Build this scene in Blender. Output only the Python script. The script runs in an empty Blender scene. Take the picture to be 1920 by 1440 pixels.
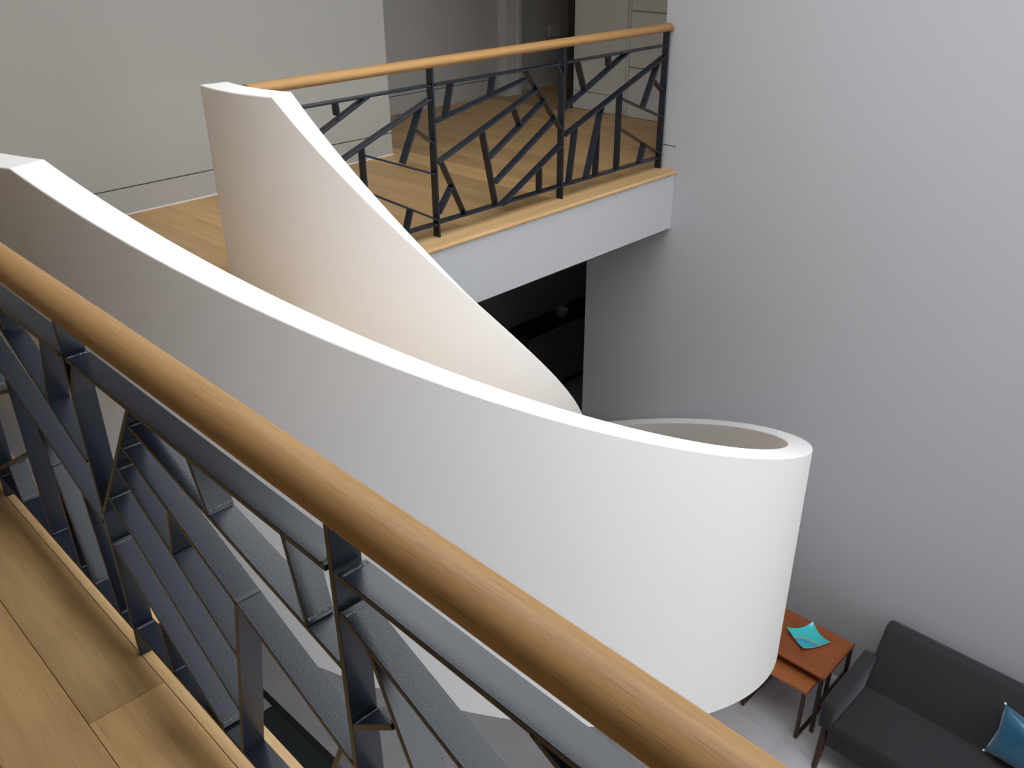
import bpy, bmesh, math, random
from mathutils import Vector, Matrix
random.seed(7)
S = bpy.context.scene
COL = S.collection

# ------------------------------------------------------------------ camera
FPX = 1700.68
YAW, PIT, ROL = math.radians(44.4556), math.radians(27.63535), math.radians(-0.45903)
NEAR_A = math.radians(-1.34782)          # the near railing is turned this much against the room
CAM_H = 1.70
Fw = Vector((math.cos(YAW)*math.cos(PIT), math.sin(YAW)*math.cos(PIT), -math.sin(PIT)))
Rt = Vector((math.sin(YAW), -math.cos(YAW), 0))
Up = Rt.cross(Fw)
R2 = math.cos(ROL)*Rt + math.sin(ROL)*Up
U2 = -math.sin(ROL)*Rt + math.cos(ROL)*Up
cam = bpy.data.cameras.new('camera')
cam.sensor_fit = 'HORIZONTAL'; cam.sensor_width = 36.0; cam.lens = FPX/1920*36.0
cam.clip_start = 0.02; cam.clip_end = 100
camo = bpy.data.objects.new('camera', cam); COL.objects.link(camo)
camo.matrix_world = Matrix(((R2.x, U2.x, -Fw.x, 0), (R2.y, U2.y, -Fw.y, 0), (R2.z, U2.z, -Fw.z, CAM_H), (0, 0, 0, 1)))
S.camera = camo

# ------------------------------------------------------------------ world / light / exposure
W = bpy.data.worlds.new('sky'); S.world = W; W.use_nodes = True
bg = W.node_tree.nodes['Background']
bg.inputs[0].default_value = (0.91, 0.955, 1.0, 1); bg.inputs[1].default_value = 5.4
S.view_settings.view_transform = 'Standard'; S.view_settings.look = 'None'
S.view_settings.gamma = 1.0; S.view_settings.use_curve_mapping = False
S.view_settings.exposure = -0.08

# ------------------------------------------------------------------ materials
def mat(name, col, rough=0.6, spec=0.5, metal=0.0, bump=0.0, bscale=60.0, var=0.0, vscale=6.0, sheen=0.0, coat=0.0):
    m = bpy.data.materials.new(name); m.use_nodes = True
    nt = m.node_tree; b = nt.nodes['Principled BSDF']
    b.inputs['Base Color'].default_value = (*col, 1)
    b.inputs['Roughness'].default_value = rough
    b.inputs['Specular IOR Level'].default_value = spec
    b.inputs['Metallic'].default_value = metal
    b.inputs['Sheen Weight'].default_value = sheen
    b.inputs['Coat Weight'].default_value = coat
    tc = nt.nodes.new('ShaderNodeTexCoord')
    if var > 0:
        n = nt.nodes.new('ShaderNodeTexNoise'); n.inputs['Scale'].default_value = vscale
        n.inputs['Detail'].default_value = 4
        nt.links.new(tc.outputs['Object'], n.inputs['Vector'])
        r = nt.nodes.new('ShaderNodeValToRGB')
        r.color_ramp.elements[0].position = .3; r.color_ramp.elements[1].position = .7
        r.color_ramp.elements[0].color = (*[c*(1-var) for c in col], 1)
        r.color_ramp.elements[1].color = (*[min(1, c*(1+var)) for c in col], 1)
        nt.links.new(n.outputs['Fac'], r.inputs['Fac']); nt.links.new(r.outputs['Color'], b.inputs['Base Color'])
    if bump > 0:
        n2 = nt.nodes.new('ShaderNodeTexNoise'); n2.inputs['Scale'].default_value = bscale
        n2.inputs['Detail'].default_value = 3
        nt.links.new(tc.outputs['Object'], n2.inputs['Vector'])
        bp = nt.nodes.new('ShaderNodeBump'); bp.inputs['Strength'].default_value = bump; bp.inputs['Distance'].default_value = .01
        nt.links.new(n2.outputs['Fac'], bp.inputs['Height']); nt.links.new(bp.outputs['Normal'], b.inputs['Normal'])
    return m

def wood(name, dark, light, axis=1, rough=0.45, rings=26.0, stretch=0.05, rnd=0.16, pores=0.35, spec=.4):
    """oak-like grain running along a local axis, each object its own offset and tone"""
    m = bpy.data.materials.new(name); m.use_nodes = True
    nt = m.node_tree; L = nt.links; b = nt.nodes['Principled BSDF']
    b.inputs['Roughness'].default_value = rough; b.inputs['Specular IOR Level'].default_value = spec
    tc = nt.nodes.new('ShaderNodeTexCoord'); oi = nt.nodes.new('ShaderNodeObjectInfo')
    mul = nt.nodes.new('ShaderNodeMath'); mul.operation = 'MULTIPLY'; mul.inputs[1].default_value = 53.0
    L.new(oi.outputs['Random'], mul.inputs[0])
    cmb = nt.nodes.new('ShaderNodeCombineXYZ')
    for i in range(3): L.new(mul.outputs[0], cmb.inputs[i])
    add = nt.nodes.new('ShaderNodeVectorMath'); add.operation = 'ADD'
    L.new(tc.outputs['Object'], add.inputs[0]); L.new(cmb.outputs[0], add.inputs[1])
    def mp(sc):
        q = nt.nodes.new('ShaderNodeMapping'); s = [sc, sc, sc]; s[axis] = sc*stretch
        q.inputs['Scale'].default_value = s; L.new(add.outputs[0], q.inputs['Vector']); return q
    n1 = nt.nodes.new('ShaderNodeTexNoise'); n1.inputs['Scale'].default_value = 1; n1.inputs['Detail'].default_value = 5
    n1.inputs['Distortion'].default_value = 1.1
    L.new(mp(rings).outputs[0], n1.inputs['Vector'])
    n2 = nt.nodes.new('ShaderNodeTexNoise'); n2.inputs['Scale'].default_value = 1; n2.inputs['Detail'].default_value = 3
    L.new(mp(rings*9).outputs[0], n2.inputs['Vector'])
    n3 = nt.nodes.new('ShaderNodeTexNoise'); n3.inputs['Scale'].default_value = 1; n3.inputs['Detail'].default_value = 2
    L.new(mp(rings*.2).outputs[0], n3.inputs['Vector'])
    mx = nt.nodes.new('ShaderNodeMix'); mx.data_type = 'FLOAT'; mx.inputs[0].default_value = .5
    L.new(n1.outputs['Fac'], mx.inputs[2]); L.new(n3.outputs['Fac'], mx.inputs[3])
    r = nt.nodes.new('ShaderNodeValToRGB')
    r.color_ramp.elements[0].position = .36; r.color_ramp.elements[1].position = .64
    r.color_ramp.elements[0].color = (*dark, 1); r.color_ramp.elements[1].color = (*light, 1)
    L.new(mx.outputs[0], r.inputs['Fac'])
    rp = nt.nodes.new('ShaderNodeValToRGB')
    rp.color_ramp.elements[0].position = .30; rp.color_ramp.elements[1].position = .46
    rp.color_ramp.elements[0].color = (1-pores, 1-pores*1.05, 1-pores*1.1, 1); rp.color_ramp.elements[1].color = (1, 1, 1, 1)
    L.new(n2.outputs['Fac'], rp.inputs['Fac'])
    m1 = nt.nodes.new('ShaderNodeMix'); m1.data_type = 'RGBA'; m1.blend_type = 'MULTIPLY'; m1.inputs[0].default_value = 1
    L.new(r.outputs['Color'], m1.inputs[6]); L.new(rp.outputs['Color'], m1.inputs[7])
    # tone of this very piece
    mr = nt.nodes.new('ShaderNodeMapRange'); mr.inputs[3].default_value = 1-rnd; mr.inputs[4].default_value = 1+rnd*.6
    L.new(oi.outputs['Random'], mr.inputs[0])
    hs = nt.nodes.new('ShaderNodeHueSaturation'); L.new(mr.outputs[0], hs.inputs['Value'])
    L.new(m1.outputs[2], hs.inputs['Color']); L.new(hs.outputs['Color'], b.inputs['Base Color'])
    bp = nt.nodes.new('ShaderNodeBump'); bp.inputs['Strength'].default_value = .06; bp.inputs['Distance'].default_value = .004
    L.new(n2.outputs['Fac'], bp.inputs['Height']); L.new(bp.outputs['Normal'], b.inputs['Normal'])
    return m

M = {}
M['white'] = mat('white_plaster', (.88, .85, .82), .55, .35, bump=.02, bscale=120)
M['wall'] = mat('light_grey_wall', (.47, .47, .482), .75, .2, bump=.03, bscale=140)
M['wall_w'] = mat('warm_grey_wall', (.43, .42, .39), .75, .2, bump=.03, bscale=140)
M['ceil'] = mat('ceiling_paint', (.70, .70, .69), .8, .1)
M['closet'] = mat('closet_paint', (.60, .59, .565), .55, .3)
M['floor'] = wood('oak_floor', (.52, .315, .13), (.68, .43, .195), 1, .42, 24, .035, .26, .16)
M['nosing_x'] = wood('oak_nosing_x', (.49, .30, .13), (.63, .41, .20), 0, .4, 24, .05, .05, .12)
M['nosing_y'] = wood('oak_nosing_y', (.49, .30, .13), (.63, .41, .20), 1, .4, 24, .05, .05, .12)
M['rail'] = wood('oak_handrail', (.34, .18, .066), (.455, .255, .096), 0, .45, 60, .025, .03, .30, .28)
M['steel'] = mat('blue_grey_steel', (.0115, .0155, .0235), .25, .42, bump=.03, bscale=300)
M['weld'] = mat('painted_weld', (.09, .10, .11), .2, 1.0, bump=.8, bscale=260)
M['tile'] = mat('grey_floor_tile', (.64, .605, .62), .35, .4, var=.08, vscale=3)
M['grout'] = mat('pale_grout', (.72, .70, .71), .9, .1)
M['slab'] = mat('slab_side', (.6, .6, .6), .8, .1)
M['black'] = mat('black_front', (.035, .03, .033), .4, .4)
M['cab'] = mat('charcoal_front', (.30, .29, .31), .5, .4)
M['bowl'] = mat('pale_ceramic', (.6, .56, .52), .4, .5)
M['mat'] = mat('dark_green_mat', (.045, .055, .052), .7, .3, bump=.2, bscale=200)
M['sofa'] = mat('charcoal_velvet', (.040, .036, .039), .9, .1, bump=.2, bscale=420, sheen=1.0)
M['sofa'].node_tree.nodes['Principled BSDF'].inputs['Sheen Roughness'].default_value = .35
M['sofa'].node_tree.nodes['Principled BSDF'].inputs['Sheen Tint'].default_value = (.42, .40, .43, 1)
M['leg'] = wood('dark_walnut', (.035, .016, .010), (.07, .032, .018), 2, .4, 30, .06, .05, .2)
M['teak'] = wood('teak_top', (.25, .068, .022), (.36, .105, .034), 1, .35, 26, .05, .06, .2)
M['teak_lit'] = wood('teak_lit_top', (.36, .115, .036), (.48, .165, .055), 1, .35, 26, .05, .06, .2)  # same teak, with stronger light and some ageing put into the colour
M['satin'] = mat('blue_satin', (.010, .115, .215), .28, .8, metal=.25, bump=.25, bscale=14, sheen=.5)
M['tassel'] = mat('white_thread', (.75, .74, .72), .8, .2)
M['edge'] = mat('dark_door_edge', (.014, .013, .012), .5, .3)
M['switch'] = mat('switch_plate', (.55, .55, .53), .4, .4)

# ------------------------------------------------------------------ helpers
def link(name, me, m=None, parent=None):
    o = bpy.data.objects.new(name, me); COL.objects.link(o)
    if m is not None: me.materials.append(M[m] if isinstance(m, str) else m)
    if parent is not None: o.parent = parent
    return o
def mesh(name, V, Fc):
    me = bpy.data.meshes.new(name); me.from_pydata([tuple(v) for v in V], [], Fc); me.update(); return me
def smooth(me, deg=35):
    for p in me.polygons: p.use_smooth = True
    me.set_sharp_from_angle(angle=math.radians(deg))
def tag(o, label, cat=None, group=None, kind=None):
    o['label'] = label
    if cat: o['category'] = cat
    if group: o['group'] = group
    if kind: o['kind'] = kind
    return o
def struct(o, label=None):
    o['kind'] = 'structure'
    if label: o['label'] = label
    return o
def empty(name, loc=(0, 0, 0), rz=0.0):
    o = bpy.data.objects.new(name, None); COL.objects.link(o); o.location = loc; o.rotation_euler = (0, 0, rz)
    o.empty_display_size = .1
    return o
BF = [(0, 3, 2, 1), (4, 5, 6, 7), (0, 1, 5, 4), (1, 2, 6, 5), (2, 3, 7, 6), (3, 0, 4, 7)]
def bm_box(x0, x1, y0, y1, z0, z1, bev=0.0, seg=1):
    bm = bmesh.new()
    vs = [bm.verts.new(p) for p in ((x0, y0, z0), (x1, y0, z0), (x1, y1, z0), (x0, y1, z0), (x0, y0, z1), (x1, y0, z1), (x1, y1, z1), (x0, y1, z1))]
    for f in BF: bm.faces.new([vs[i] for i in f])
    if bev > 0: bmesh.ops.bevel(bm, geom=bm.edges[:], offset=bev, segments=seg, profile=.5, affect='EDGES')
    return bm
def from_bm(name, bm, m, parent=None, sm=False, deg=35):
    me = bpy.data.meshes.new(name); bm.to_mesh(me); bm.free()
    if sm: smooth(me, deg)
    return link(name, me, m, parent)
def box(name, x0, x1, y0, y1, z0, z1, m, parent=None, bev=0.0, seg=1, sm=False, origin=True):
    """box with its object origin at the base centre"""
    c = ((x0+x1)/2, (y0+y1)/2, z0) if origin else (0, 0, 0)
    o = from_bm(name, bm_box(x0-c[0], x1-c[0], y0-c[1], y1-c[1], z0-c[2], z1-c[2], bev, seg), m, parent, sm or seg > 1)
    o.location = c
    return o
def sweep(name, rings, m, parent=None, closed_ends=True, sm=True, deg=35):
    """join rings (lists of equal length of points) into a tube"""
    n = len(rings[0]); V = [p for r in rings for p in r]; Fc = []
    for i in range(len(rings)-1):
        for j in range(n):
            k = (j+1) % n
            Fc.append((i*n+j, i*n+k, (i+1)*n+k, (i+1)*n+j))
    if closed_ends:
        Fc.append(tuple(reversed(range(n)))); Fc.append(tuple(range((len(rings)-1)*n, len(rings)*n)))
    me = mesh(name, V, Fc)
    bm = bmesh.new(); bm.from_mesh(me); bmesh.ops.recalc_face_normals(bm, faces=bm.faces[:]); bm.to_mesh(me); bm.free()
    if sm: smooth(me, deg)
    return link(name, me, m, parent)

G = -3.70            # ground floor level
XR = 5.56            # right wall plane
YF = 3.893           # far railing plane
YB = 5.66            # wall across the landing

# ------------------------------------------------------------------ the room shell
# right wall
wr = struct(box('wall_right', XR, XR+.2, -4.9, 3.772, G, 2.9, 'wall'), 'tall plain light grey wall beside the stair void')
def wr_part(nm, *q):
    o = box(nm, *q, 'wall'); o.parent = wr; o.location = Vector(o.location)-Vector(wr.location)
wr_part('wall_end', XR, XR+.2, 3.772, 3.93, .170, 2.9)
wr_part('baseboard_end', XR, XR+.2, 3.772, 3.93, G, .163)
wr_part('groove_back', XR+.03, XR+.19, 3.772, 3.925, .155, .18)
wr_part('lower_wall', XR, XR+.2, 3.93, 4.57, G, -.44)
# landing wall with flush baseboard and a recessed groove
wl = struct(box('wall_left', -2.2, 4.454, YB, 7.3, .172, 2.9, 'wall_w'), 'plain warm grey wall across the landing')
bl = struct(box('baseboard_left', -2.2, 4.454, YB+.001, YB+.2, 0.006, .164, 'wall_w'), 'flush baseboard under a dark groove')
gp = box('groove_back', -2.2, 4.44, YB+.03, YB+.15, .150, .19, 'wall_w'); gp.parent = bl; gp.location = Vector(gp.location)-Vector(bl.location)
cb = box('caulk_bead', -2.2, 4.456, YB-.006, YB+.004, -.002, .007, 'white'); cb.parent = bl; cb.location = Vector(cb.location)-Vector(bl.location)
# wall at the back of the far balcony, door opening beside it
wb = struct(box('wall_back', 4.454, 6.84, 6.86, 7.06, .172, 2.9, 'wall_w'), 'shaded grey wall at the back of the far balcony')
bb = struct(box('baseboard_back', 4.454, 6.84, 6.861, 7.05, 0.0, .164, 'wall_w'), 'flush baseboard of the shaded back wall')
g2 = box('groove_back', 4.454, 6.83, 6.89, 7.0, .150, .19, 'wall_w'); g2.parent = bb; g2.location = Vector(g2.location)-Vector(bb.location)
wp = struct(box('wall_door_pier', 6.83, 6.99, 6.74, 7.06, 0, 2.9, 'closet'), 'narrow wall pier at the open doorway')
ar = box('architrave', 6.985, 7.03, 6.725, 6.88, 0, 2.1, 'closet'); ar.parent = wp; ar.location = Vector(ar.location)-Vector(wp.location)
wd = struct(box('wall_side_room', 6.99, 9.2, 6.90, 7.06, 0, 2.9, 'wall_w'), 'dim grey wall seen through the doorway')
we = struct(box('wall_side_room_end', 9.0, 9.2, 3.7, 6.9, 0, 2.9, 'wall_w'), 'end wall of the dim side room')
sw = box('light_switch', 7.62, 7.80, 6.886, 6.902, .49, .60, 'switch', bev=.003)
tag(sw, 'small square switch plate on the dim wall past the doorway', 'switch')
rk = box('rocker', -.02, .02, -.012, -.004, .03, .08, 'switch', sw)
# closet wall: base body and separate panels with real gaps
cw = struct(box('wall_closet', 6.862, 7.0, 3.93, 5.86, 0, 2.9, 'closet'), 'light grey closet wall of flat panels with thin dark gaps')
def cpanel(y0, y1, z0, z1, nm='panel'):
    o = box(nm, 6.838, 6.866, y0, y1, z0, z1, 'closet', bev=.002); o.parent = cw; o.location = Vector(o.location)-Vector(cw.location)
cpanel(5.246, 5.86, .168, 2.55); cpanel(5.246, 5.86, .004, .162, 'base_panel')
cpanel(5.214, 5.238, .004, 2.55, 'stile')
for z0, z1 in ((.004, .432), (.440, .902), (.910, 1.7), (1.708, 2.55)): cpanel(3.94, 5.206, z0, z1)
de = box('door_1', 6.80, 6.99, 5.862, 5.905, 0, 2.1, 'edge', bev=.003)
struct(de, 'black door edge standing open beside the closet wall')
dh = from_bm('door_handle', bm_box(-.07, -.02, -.005, .012, 1.0, 1.02, .004), 'steel', de)
wq = struct(box('wall_right_return', XR+.2, 9.2, 3.72, 3.93, 0, 2.9, 'wall'), 'return of the right wall behind the far balcony')

# far balcony slab, fascia and ground floor
sl = struct(box('floor_landing', -2.2, 9.2, 3.80, 7.06, -.44, -.012, 'slab'), 'upper floor of oak boards on the landing and far balcony')
fs = struct(box('trim_1', 2.18, XR, 3.768, 3.80, -.44, -.028, 'wall'), 'smooth pale fascia under the far balcony edge')
ns = empty('trim_2'); struct(ns, 'oak nosing board along the far balcony edge')
prof = []
NZ = .030
def nosing_rings(x0, x1):
    pr = [(3.936, -.03), (3.936, 0.0), (3.772, 0.0)]
    for k in range(1, 6):
        t = math.pi*k/6; pr.append((3.760-.013*math.sin(t), -.015+.015*math.cos(t)))
    pr += [(3.772, -.03)]
    return [[(x, y, z) for y, z in pr] for x in (x0, x1)]
sweep('nosing_board', nosing_rings(2.16, XR-.001), 'nosing_x', ns)

# near balcony (turned by NEAR_A): local x outwards over the void, local y along the railing
nb = empty('floor_balcony', (0, 0, 0), NEAR_A); struct(nb, 'near balcony floor of wide oak boards')
box('slab', -2.3, .60, -4.9, 3.84, -.44, -.012, 'slab', nb)
def nosing_near(y0, y1):
    pr = [(.534, -.03), (.534, 0.0), (.628, 0.0)]
    for k in range(1, 6):
        t = math.pi*k/6; pr.append((.630+.013*math.sin(t), -.015+.015*math.cos(t)))
    pr += [(.628, -.03)]
    return [[(x, y, z) for x, z in pr] for y in (y0, y1)]
sweep('nosing_board', nosing_near(-4.9, 3.84), 'nosing_y', nb)
box('fascia', .60, .618, -4.9, 3.84, -.44, -.028, 'wall', nb)

# planks
def plank(x0, x1, y0, y1, parent, off=(0, 0, 0)):
    g = .0007
    o = from_bm('plank', bm_box(-(x1-x0)/2+g, (x1-x0)/2-g, -(y1-y0)/2+g, (y1-y0)/2-g, -.014, 0, .0012), 'floor', parent)
    o.location = (x0+(x1-x0)/2-off[0], y0+(y1-y0)/2-off[1], -off[2])
    return o
# near floor: first joint at y=1.80 in the board beside the nosing
PW = .189
for c in range(14):
    x1 = .533-c*PW; x0 = x1-PW
    start = (1.80 if c == 0 else 1.80+(c*0.77) % 1.9)
    ys = [start+k*1.9 for k in range(-5, 4)]
    ys = [-4.9]+[y for y in ys if -4.6 < y < 3.6]+[3.84]
    for a, b in zip(ys[:-1], ys[1:]): plank(x0, x1, a, b, nb)
# landing and far balcony: boards along y
FWD = .204; x = 2.362-FWD*22
sloc = Vector(sl.location)
k = 0
while x < 8.9:
    x1 = x+FWD
    y1 = YB+.004 if x1 < 4.47 else 6.868
    if x < 4.47 <= x1: y1 = 6.868
    y0 = 3.845 if x1 < .9 else 3.937
    j = 5.235 if abs(x-2.362) < .01 else 3.95+((k*0.83+.4) % 1.9)
    ys = [y0]+[q for q in (j, j+1.9) if y0+.15 < q < y1-.15]+[y1]
    for a, b in zip(ys[:-1], ys[1:]): plank(x, x1, a, b, sl, sloc)
    x = x1; k += 1

# ground floor with tiles
gf = struct(box('floor_ground', -2.2, 9.4, -4.9, 9.0, G-.2, G-.004, 'grout'), 'pale grey tiled ground floor')
TS = .90
tl = bm_box(-TS/2+.003, TS/2-.003, -TS/2+.003, TS/2-.003, -.02, 0, .0015)
tme = bpy.data.meshes.new('tile'); tl.to_mesh(tme); tl.free(); tme.materials.append(M['tile'])
gl = Vector(gf.location)
for i in range(-8, 1):
    for j in range(-8, 7):
        cx, cy = 4.70+TS*(i+.5), 1.90+TS*(j+.5)
        if -2.3 < cx < XR and -5 < cy < 8:
            o = bpy.data.objects.new('tile', tme); COL.objects.link(o); o.parent = gf; o.location = Vector((cx, cy, G))-gl
# ceilings and skylight surround
CZ = 2.90
SKX0, SKX1, SKY0, SKY1 = 1.45, 4.45, -2.4, 3.80      # the roof light over the void
c1 = struct(box('ceiling', -2.3, SKX0, -4.9, 7.06, CZ, CZ+.2, 'ceil'), 'ceiling over the near balcony')
struct(box('ceiling_far', SKX0, 9.2, SKY1, 7.06, CZ, CZ+.2, 'ceil'), 'ceiling over the far balcony')
struct(box('ceiling_front', SKX0, XR+.2, -4.9, SKY0, CZ, CZ+.2, 'ceil'), 'ceiling in front of the roof light')
struct(box('ceiling_right', SKX1, XR+.2, SKY0, SKY1, CZ, CZ+.2, 'ceil'), 'narrow ceiling strip along the right wall')
rf = empty('window_roof_offscreen', ((SKX0+SKX1)/2, (SKY0+SKY1)/2, CZ+.2)); struct(rf, 'roof light with slim bars over the stair void')
hx, hyy = (SKX1-SKX0)/2, (SKY1-SKY0)/2
for nm, q in (('frame', (-hx-.06, -hx, -hyy, hyy)), ('frame', (hx, hx+.06, -hyy, hyy)), ('frame', (-hx, hx, -hyy-.06, -hyy)), ('frame', (-hx, hx, hyy, hyy+.06))):
    box(nm, *q, 0, .25, 'ceil', rf)
for k in range(1, 4): box('glazing_bar', -hx+k*hx/2-.02, -hx+k*hx/2+.02, -hyy, hyy, .16, .22, 'ceil', rf)

# closed sides
struct(box('wall_behind', -2.5, -2.3, -4.9, 7.06, G, CZ+.2, 'wall_w'), 'wall behind the near balcony')
struct(box('wall_kitchen', -2.3, 9.4, 7.06, 7.2, G, -.44, 'wall_w'), 'dark wall under the far balcony')
struct(box('wall_kitchen_side', 9.2, 9.4, 3.7, 7.06, G, -.44, 'wall_w'), 'dark side wall under the far balcony')
struct(box('wall_kitchen_return', XR+.2, 9.2, 3.72, 3.93, G, -.44, 'wall_w'), 'dark wall behind the right wall')
struct(box('wall_front_pier', -2.5, 1.9, -5.1, -4.9, G, CZ+.2, 'wall_w'), 'front wall beside the tall window')
struct(box('wall_front', 1.9, XR+.2, -5.1, -4.9, 2.0, CZ+.2, 'wall_w'), 'front wall over the tall window')
struct(box('wall_front_sill', 1.9, XR+.2, -5.1, -4.9, G, -1.6, 'wall_w'), 'front wall under the tall window')
wf = empty('window_front_offscreen', (3.73, -5.0, -1.6)); struct(wf, 'wide framed window in the front wall')
for i in range(5):
    xx = -1.80+i*.90
    box('mullion', xx-.03, xx+.03, -.05, .05, 0, 3.6, 'steel', wf)
for zz in (0.0, 2.2, 3.54): box('transom', -1.82, 1.82, -.04, .04, zz, zz+.06, 'steel', wf)

# ------------------------------------------------------------------ helical staircase
CX, CY, RO, TH, RI = 3.158, 3.927, 2.363, .132, 1.051
KX = 1.006
ZF = .990
def rim_o(a): return min(ZF, 1.414-1.211*a+.024*a*a)
def rim_i(a): return min(ZF, 1.399-1.151*a)
A0, A1 = .357, 3.50
st = empty('helical_staircase', (CX, CY, G))
tag(st, 'white sculptural spiral staircase with smooth solid curved balustrades', 'staircase')
def pol(r, a): t = math.pi+a; return (r*math.cos(t)*KX, r*math.sin(t))
HB = 1.50
def balustrade(name, r_out, r_in, rim, a_start, kink):
    an = [a_start+(kink-a_start)*i/12 for i in range(12)]+[kink+(A1-kink)*i/170 for i in range(171)]
    rings = []; c = .006
    for a in an:
        zt = rim(a)-G; zb = max(zt-HB, 0.0)
        pr = [(r_in, zb), (r_out, zb), (r_out, zt-c), (r_out-c*.3, zt-c*.3), (r_out-c, zt), (r_in+c, zt), (r_in+c*.3, zt-c*.3), (r_in, zt-c)]
        rings.append([(*pol(r, a), z) for r, z in pr])
    return sweep(name, rings, 'white', st, deg=15)
balustrade('outer_balustrade', RO, RO-TH, rim_o, -.06, .3527)
balustrade('inner_balustrade', RI, RI-.137, rim_i, -.145, .3553)
# treads and soffit
NR = 20; RS = -G/NR; DA = (A1-A0)/NR
def sector(name, a0, a1, r0, r1, z0, z1, m, n=6):
    rings = []
    for i in range(n+1):
        a = a0+(a1-a0)*i/n
        rings.append([(*pol(r0, a), z0), (*pol(r1, a), z0), (*pol(r1, a), z1), (*pol(r0, a), z1)])
    return sweep(name, rings, m, st)
sector('top_step', -.04, A0, RI-.01, RO-TH+.01, -G-.05, -G-.001, 'nosing_x', 8)
for i in range(NR-1):
    a = A0+i*DA
    sector('tread', a-.008, a+DA+.02, RI-.01, RO-TH+.01, -G-(i+1)*RS-.045, -G-(i+1)*RS, 'nosing_x', 4)
    sector('riser', a, a+.010, RI-.01, RO-TH+.01, -G-(i+1)*RS, -G-i*RS-.03, 'white', 1)
rings = []
for i in range(61):
    a = .05+(A1-.05)*i/60
    zt = min(ZF, 1.405-1.175*a)-G-HB
    z0 = max(zt+.03, 0.0); z1 = max(zt+.12, .03)
    rings.append([(*pol(RI-.02, a), z0), (*pol(RO-TH+.02, a), z0), (*pol(RO-TH+.02, a), z1), (*pol(RI-.02, a), z1)])
sweep('soffit', rings, 'white', st)

# ------------------------------------------------------------------ railings
# local frame of a railing: u along, z up, w across (bars are flats 50 mm deep)
BD = .050
RAIL_A, RAIL_B, RAIL_Z = .0425, .0275, .971
def flat(name, p, q, parent, t=.011, depth=BD, m='steel', ext=.004):
    """flat bar from p to q in the railing plane; its own origin in the middle, local x along the bar"""
    du, dz = q[0]-p[0], q[1]-p[1]; L = math.hypot(du, dz)+2*ext
    me = bpy.data.meshes.new(name); bm = bm_box(-L/2, L/2, -depth/2, depth/2, -t/2, t/2, .0008); bm.to_mesh(me); bm.free()
    o = link(name, me, m, parent); o.location = ((p[0]+q[0])/2, 0, (p[1]+q[1])/2)
    o.rotation_euler = (0, -math.atan2(dz, du), 0)
    return o
def rail_tube(name, u0, u1, parent, m, round_end):
    rings = []
    N = 28
    def ring(u, s): return [(u, RAIL_A*s*math.cos(2*math.pi*i/N), RAIL_Z+RAIL_B*s*math.sin(2*math.pi*i/N)) for i in range(N)]
    n = max(2, int((u1-u0)/.25))
    for i in range(n+1): rings.append(ring(u0+(u1-u0)*i/n, 1))
    if round_end:
        for s, d in ((.985, .004), (.93, .011), (.8, .018)): rings.append(ring(u1+d, s))
    return sweep(name, rings, m, parent, deg=50)
PB = [((.02, .855), (.98, .853), 'top_bar'), ((.136, .850), (.092, .682), 'bar'), ((.441, .848), (.420, .747), 'bar'), ((.022, .660), (.692, .799), 'bar'),
      ((.690, .852), (.988, .462), 'bar'), ((.946, .850), (.992, .772), 'bar'), ((.022, .430), (.775, .722), 'bar'), ((.598, .640), (.648, .530), 'bar'),
      ((.402, .386), (.832, .642), 'bar'), ((.350, .552), (.446, .086), 'bar'), ((.444, .227), (.927, .519), 'bar'), ((.490, .076), (.988, .350), 'bar'),
      ((.812, .242), (.812, .085), 'bar'), ((.015, .086), (.985, .086), 'bottom_bar'), ((.050, .425), (.203, .088), 'bar'), ((.110, .268), (.015, .140), 'bar')]
# the same panel as measured on the near railing (slightly wider bars in the photograph's foreground)
PBN = [((.02, .853), (.98, .855), 'top_bar'), ((.133, .850), (.097, .697), 'bar'), ((.438, .850), (.397, .752), 'bar'), ((.005, .668), (.692, .809), 'bar'),
       ((.682, .850), (.990, .458), 'bar'), ((.950, .850), (.994, .772), 'bar'), ((.009, .448), (.757, .731), 'bar'), ((.584, .664), (.612, .552), 'bar'),
       ((.392, .420), (.822, .652), 'bar'), ((.350, .580), (.461, .095), 'bar'), ((.430, .240), (.926, .525), 'bar'), ((.540, .105), (.985, .363), 'bar'),
       ((.796, .232), (.780, .095), 'bar'), ((.012, .095), (.985, .093), 'bottom_bar'), ((.040, .460), (.200, .095), 'bar'), ((.105, .285), (.012, .150), 'bar')]
PC = [((.02, .855), (.98, .857), 'top_bar'), ((.132, .850), (.200, .668), 'bar'), ((.415, .850), (.419, .790), 'bar'), ((.026, .580), (.598, .852), 'bar'),
      ((.028, .408), (.985, .783), 'bar'), ((.925, .755), (.790, .474), 'bar'), ((.888, .632), (.988, .551), 'bar'), ((.543, .566), (.988, .374), 'bar'),
      ((.543, .600), (.542, .088), 'bar'), ((.556, .362), (.985, .112), 'bar'), ((.822, .205), (.784, .088), 'bar'), ((.126, .440), (.076, .086), 'bar'),
      ((.369, .534), (.239, .084), 'bar'), ((.336, .420), (.331, .088), 'bar'), ((.015, .086), (.985, .080), 'bottom_bar')]
def wbead(parent_bar, L, at_end, up):
    """rough weld seam across the bar at one end"""
    x = (L/2-.006) if at_end else -(L/2-.006)
    N = 9; rings = []
    for i in range(N):
        w = -BD*.46+BD*.92*i/(N-1); r = .0030*(0.75+.5*random.random())
        rings.append([(x+r*math.cos(t), w, up*.0045+r*math.sin(t)) for t in (0, 1.05, 2.09, 3.14, 4.19, 5.24)])
    sweep('weld_bead', rings, 'weld', parent_bar, deg=80)
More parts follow.
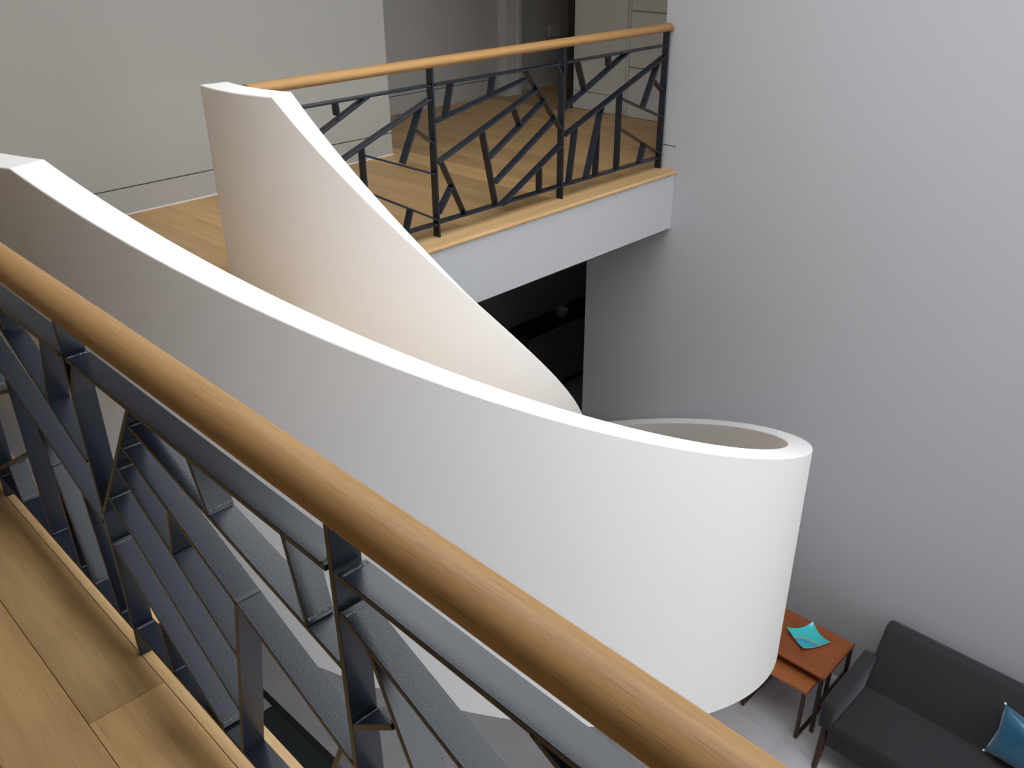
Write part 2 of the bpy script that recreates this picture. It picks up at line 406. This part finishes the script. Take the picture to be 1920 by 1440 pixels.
def railing(root, post_u, panels, rail0, rail1, rm, round_end, welds):
    rail_tube('handrail', rail0, rail1, root, rm, round_end)
    for u in post_u:
        o = flat('post', (u, 0.0), (u, RAIL_Z-.012), root, t=.013, ext=0.0)
    for u0, u1, P in panels:
        for p, q, nm in P:
            a = (u0+(u1-u0)*p[0], p[1]); b = (u0+(u1-u0)*q[0], q[1])
            o = flat(nm, a, b, root)
            if welds:
                L = math.hypot(b[0]-a[0], b[1]-a[1])
                up = 1 if b[0] >= a[0] else -1
                wbead(o, L, True, up); wbead(o, L, False, up)
fr = empty('balcony_railing', (0, YF, 0))
tag(fr, 'oak-topped blue-grey steel railing along the far balcony edge', 'railing', 'balcony railings')
u2, u3, u4 = 3.352, 4.432, 5.522
railing(fr, (u2, u3, u4), ((u2-1.08, u2, [s for s in PC if s[0][0] < 2]), (u2, u3, PB), (u3, u4, PC)), 2.237, XR-.02, 'rail', True, False)
nr = empty('balcony_railing', (0, 0, 0), NEAR_A+math.pi/2)
nr.location = (math.cos(NEAR_A)*.556, math.sin(NEAR_A)*.556, 0)
tag(nr, 'oak-topped blue-grey steel railing beside the near oak floor boards', 'railing', 'balcony railings')
s0 = [.923+1.009*k for k in (-2, -1, 0, 1, 2, 3)]
railing(nr, s0, ((s0[0], s0[1], PBN), (s0[1], s0[2], PC), (s0[2], s0[3], PBN), (s0[3], s0[4], PC), (s0[4], s0[5], PBN)), s0[0]-.1, s0[5]+.06, 'rail', False, True)

# ------------------------------------------------------------------ sofa
SY0, SY1 = -.42, 1.64
sf = empty('sofa', (5.1, (SY0+SY1)/2, G)); tag(sf, 'charcoal grey upholstered sofa with slim arms against the right wall', 'sofa')
def loft(name, secs, m, parent, bev=.02, seg=3):
    """prism: polygon in (x,z) extruded from y0 to y1; bevelled"""
    poly, y0, y1 = secs
    n = len(poly); V = [(x, y0, z) for x, z in poly]+[(x, y1, z) for x, z in poly]
    Fc = [tuple(range(n)), tuple(reversed(range(n, 2*n)))]+[(i, n+i, n+(i+1) % n, (i+1) % n) for i in range(n)]
    me = mesh(name, V, Fc); bm = bmesh.new(); bm.from_mesh(me)
    bmesh.ops.recalc_face_normals(bm, faces=bm.faces[:])
    bmesh.ops.bevel(bm, geom=bm.edges[:], offset=bev, segments=seg, profile=.5, affect='EDGES')
    bm.to_mesh(me); bm.free(); smooth(me, 40)
    o = link(name, me, m, parent); return o
ox, oy = 5.1, (SY0+SY1)/2
hy = (SY1-SY0)/2
loft('seat_base', ([(-.455, .245), (.20, .22), (.20, .31), (-.45, .425)], -hy+.09, hy-.09), 'sofa', sf, .012)
for a, b in ((-hy+.095, hy-.095),):
    loft('seat_cushion', ([(-.44, .345), (.17, .295), (.15, .425), (-.44, .447)], a, b), 'sofa', sf, .025)
for a, b in ((-hy+.075, hy-.075),):
    loft('back_cushion', ([(.06, .40), (.20, .38), (.44, .80), (.37, .85), (.30, .83)], a, b), 'sofa', sf, .03, 4)
loft('back_frame', ([(.14, .24), (.22, .24), (.445, .78), (.40, .80)], -hy+.08, hy-.08), 'sofa', sf, .015)
for s in (-1, 1):
    loft('arm', ([(-.44, .36), (.24, .33), (.25, .60), (.20, .63), (-.40, .585), (-.43, .57)], s*hy-.0 if s < 0 else hy-.10, s*hy+.10 if s < 0 else hy), 'sofa', sf, .022)
    for fx, tx, fz in ((-.455, -.37, 0), (.38, .26, 0)):
        yy = s*(hy-.05)
        rings = []
        for k in range(5):
            t = k/4; r = .019+.014*t; x = fx+(tx-fx)*t; z = .36*t
            rings.append([(x+r*1.2*math.cos(2*math.pi*i/10), yy+r*math.sin(2*math.pi*i/10), z) for i in range(10)])
        sweep('leg', rings, 'leg', sf, deg=50)

# blue satin cushion leaning in the sofa
A = Vector((5.265, .695, G+.80)); B = Vector((5.135, .71, G+.470))
cu = empty('cushion', (0, 0, 0)); tag(cu, 'shiny blue satin cushion with white corner tassels on the sofa', 'cushion')
vv = (A-B); Ls = vv.length; vv.normalize(); uu = Vector((-.16, -1, .03)).normalized(); uu = (uu-vv*uu.dot(vv)).normalized(); nn = uu.cross(vv).normalized()
if nn.x > 0: nn = -nn
N = 22; V = []; Fc = []
def pil(i, j, s):
    u, v = i/N*2-1, j/N*2-1
    pu = 1-.10*(1-abs(v))**1.0*abs(u)**3*1.2; pv = 1-.10*(1-abs(u))*abs(v)**3*1.2
    h = .075*(max(0, (1-u*u))**.5)*(max(0, (1-v*v))**.5)
    h += .006*math.sin(5*u+3*v)*(1-u*u)*(1-v*v)
    c = B+vv*(Ls/2)+uu*.20
    return c+uu*(u*.20*pu)+vv*(v*Ls/2*pv)+nn*(s*h)
for s in (1, -1):
    base = len(V)
    for i in range(N+1):
        for j in range(N+1): V.append(pil(i, j, s))
    for i in range(N):
        for j in range(N):
            q = (base+i*(N+1)+j, base+(i+1)*(N+1)+j, base+(i+1)*(N+1)+j+1, base+i*(N+1)+j+1)
            Fc.append(q if s > 0 else tuple(reversed(q)))
me = mesh('cover', V, Fc); bm = bmesh.new(); bm.from_mesh(me); bmesh.ops.remove_doubles(bm, verts=bm.verts[:], dist=.0005)
bmesh.ops.recalc_face_normals(bm, faces=bm.faces[:]); bm.to_mesh(me); bm.free(); smooth(me, 80)
link('cover', me, 'satin', cu)
for (i, j) in ((0, 0), (0, N), (N, 0), (N, N)):
    c = pil(i, j, 1); out = (c-(B+vv*(Ls/2)+uu*.20)).normalized(); rings = []
    e1 = out.orthogonal().normalized(); e2 = out.cross(e1)
    for t, r in ((-.006, .002), (-.002, .007), (.004, .008), (.009, .006), (.013, .002)):
        rings.append([c+out*t+e1*(r*math.cos(k*math.pi/4))+e2*(r*math.sin(k*math.pi/4)) for k in range(8)])
    sweep('corner_tassel', rings, 'tassel', cu, deg=60)

# ------------------------------------------------------------------ nest of two tables and the glass dish
def table(name, x0, x1, y0, y1, h, m, label, lip):
    cx, cy = (x0+x1)/2, (y0+y1)/2
    t = empty(name, (cx, cy, G)); tag(t, label, 'table')
    a, b = (x1-x0)/2, (y1-y0)/2
    o = from_bm('table_top', bm_box(-a, a, -b+.018, b-.018, h-.022, h-.003, .002), m, t)
    for s in (-1, 1):
        from_bm('end_lip', bm_box(-a, a, s*b-(.018 if s > 0 else 0), s*b+(.018 if s < 0 else 0), h-.03, h+.003, .004, 2), m, t, True)
        from_bm('apron', bm_box(-a+.03, a-.03, s*(b-.03)-.009, s*(b-.03)+.009, h-.055, h-.021, .003), 'leg', t)
    for s in (-1, 1):
        y = s*(b-.022)
        for k in (-1, 1):
            from_bm('leg', bm_box(k*(a-.012)-.012, k*(a-.012)+.012, y-.014, y+.014, .0, h-.02, .004), 'leg', t)
        from_bm('foot_bar', bm_box(-a+.02, a-.02, y-.012, y+.012, .255*lip, .255*lip+.026, .004), 'leg', t)
    return t
table('nesting_table', 4.905, 5.385, 1.735, 2.335, .552, 'teak', 'reddish teak side table carrying a turquoise dish', 1)
table('nesting_table', 4.775, 5.215, 1.79, 2.28, .470, 'teak_lit', 'lower teak table, orange with age and painted-in light, pulled out from under its taller twin', 0)

# turquoise dish: square sheet with raised corners
dm = bpy.data.materials.new('turquoise_glass'); dm.use_nodes = True
nt = dm.node_tree; L = nt.links; b = nt.nodes['Principled BSDF']; b.inputs['Roughness'].default_value = .15
b.inputs['Specular IOR Level'].default_value = .6
tc = nt.nodes.new('ShaderNodeTexCoord'); sp = nt.nodes.new('ShaderNodeSeparateXYZ'); L.new(tc.outputs['Object'], sp.inputs[0])
nz = nt.nodes.new('ShaderNodeTexNoise'); nz.inputs['Scale'].default_value = 26; nz.inputs['Detail'].default_value = 3; L.new(tc.outputs['Object'], nz.inputs['Vector'])
# distance from a slanted, wavy line
def mth(op, a, bb=None):
    n = nt.nodes.new('ShaderNodeMath'); n.operation = op
    for i, v in enumerate((a, bb)):
        if v is None: continue
        if isinstance(v, (int, float)): n.inputs[i].default_value = v
        else: L.new(v, n.inputs[i])
    return n.outputs[0]
xs, ys = sp.outputs['X'], sp.outputs['Y']
dd = mth('MULTIPLY', mth('ADD', xs, ys), .7071); ee = mth('MULTIPLY', mth('SUBTRACT', xs, ys), .7071)
ln = mth('ADD', mth('ADD', dd, mth('MULTIPLY', mth('MULTIPLY', ee, ee), 4.0)), mth('MULTIPLY', mth('SUBTRACT', nz.outputs['Fac'], .5), .022))
ln = mth('ADD', ln, .012)
rp = nt.nodes.new('ShaderNodeValToRGB'); L.new(mth('ADD', mth('MULTIPLY', ln, 5.0), .5), rp.inputs['Fac'])
e = rp.color_ramp.elements
e[0].position = 0; e[0].color = (.06, .60, .62, 1)
for ps, c in ((.30, (.03, .45, .62, 1)), (.38, (.04, .28, .66, 1)), (.44, (.06, .42, .66, 1)), (.475, (.45, .46, .20, 1)), (.50, (.16, .34, .30, 1)), (.525, (.44, .46, .22, 1)), (.55, (.06, .60, .60, 1))):
    q = e.new(ps); q.color = c
e[-1].position = 1; e[-1].color = (.05, .60, .60, 1)
L.new(rp.outputs['Color'], b.inputs['Base Color'])
rim_m = mat('pale_glass_edge', (.45, .72, .68), .2, .6)
DS = .112
def dish():
    N = 16; V = []; Fc = []; z = lambda u, v: .004+.030*(u*u*v*v)+.012*max(abs(u), abs(v))**4
    for s, dz in ((1, 0.006), (-1, 0)):
        base = len(V)
        for i in range(N+1):
            for j in range(N+1):
                u, v = i/N*2-1, j/N*2-1
                V.append((u*DS*(1-.08*(1-v*v)), v*DS*(1-.08*(1-u*u)), z(u, v)+dz))
        for i in range(N):
            for j in range(N):
                q = (base+i*(N+1)+j, base+(i+1)*(N+1)+j, base+(i+1)*(N+1)+j+1, base+i*(N+1)+j+1)
                Fc.append(q if s > 0 else tuple(reversed(q)))
    m = (N+1)**2
    rim = [i*(N+1) for i in range(N)]+[N*(N+1)+j for j in range(N)]+[i*(N+1)+N for i in range(N, 0, -1)]+[j for j in range(N, 0, -1)]
    nf = len(Fc)
    for a, bq in zip(rim, rim[1:]+rim[:1]): Fc.append((a, a+m, bq+m, bq))
    me = mesh('glass_dish', V, Fc); bm = bmesh.new(); bm.from_mesh(me); bmesh.ops.recalc_face_normals(bm, faces=bm.faces[:]); bm.to_mesh(me); bm.free()
    me.materials.append(dm); me.materials.append(rim_m)
    for i, p in enumerate(me.polygons): p.material_index = 1 if i >= nf else 0
    smooth(me, 40)
    return link('glass_dish', me)
d = dish(); d.location = (5.185, 2.015, G+.5495); d.rotation_euler = (0, 0, math.radians(-30))
tag(d, 'square turquoise glass dish with raised corners and a swirl pattern', 'dish')

# ------------------------------------------------------------------ dim room under the far balcony
sb = empty('sideboard', (8.1, 6.87, G)); tag(sb, 'long black sideboard in the dark under the far balcony', 'sideboard')
from_bm('body', bm_box(-.97, 1.0, -.155, .185, .08, .865, .003), 'black', sb)
from_bm('top', bm_box(-.99, 1.0, -.18, .185, .865, .90, .003), 'black', sb)
from_bm('plinth', bm_box(-.95, 1.0, -.13, .18, 0, .08), 'black', sb)
for k in range(3):
    from_bm('door_front', bm_box(-.965+k*.655, -.965+k*.655+.648, -.175, -.154, .10, .858, .003), 'cab', sb)
rings = []
for r, z in ((.045, 0), (.05, .004), (.075, .04), (.09, .085), (.086, .085), (.07, .042), (.04, .012), (.001, .010)):
    rings.append([(r*math.cos(2*math.pi*i/24), r*math.sin(2*math.pi*i/24), z) for i in range(24)])
bo = sweep('bowl', rings, 'bowl', None, deg=50); bo.location = (7.88, 6.86, G+.90)
tag(bo, 'pale bowl standing on the black sideboard', 'bowl')
# things on the ground floor under the stair
rg = box('floor_mat', .85, 2.284, 2.6, 4.84, G-.001, G+.012, 'mat', bev=.004)
tag(rg, 'dark green floor mat under the staircase beside the black strip', 'mat')
fc = box('floor_strip', 2.285, 2.33, 2.6, 6.8, G-.001, G+.010, 'black', bev=.002)
tag(fc, 'thin black floor strip running beside the dark green mat', 'strip')
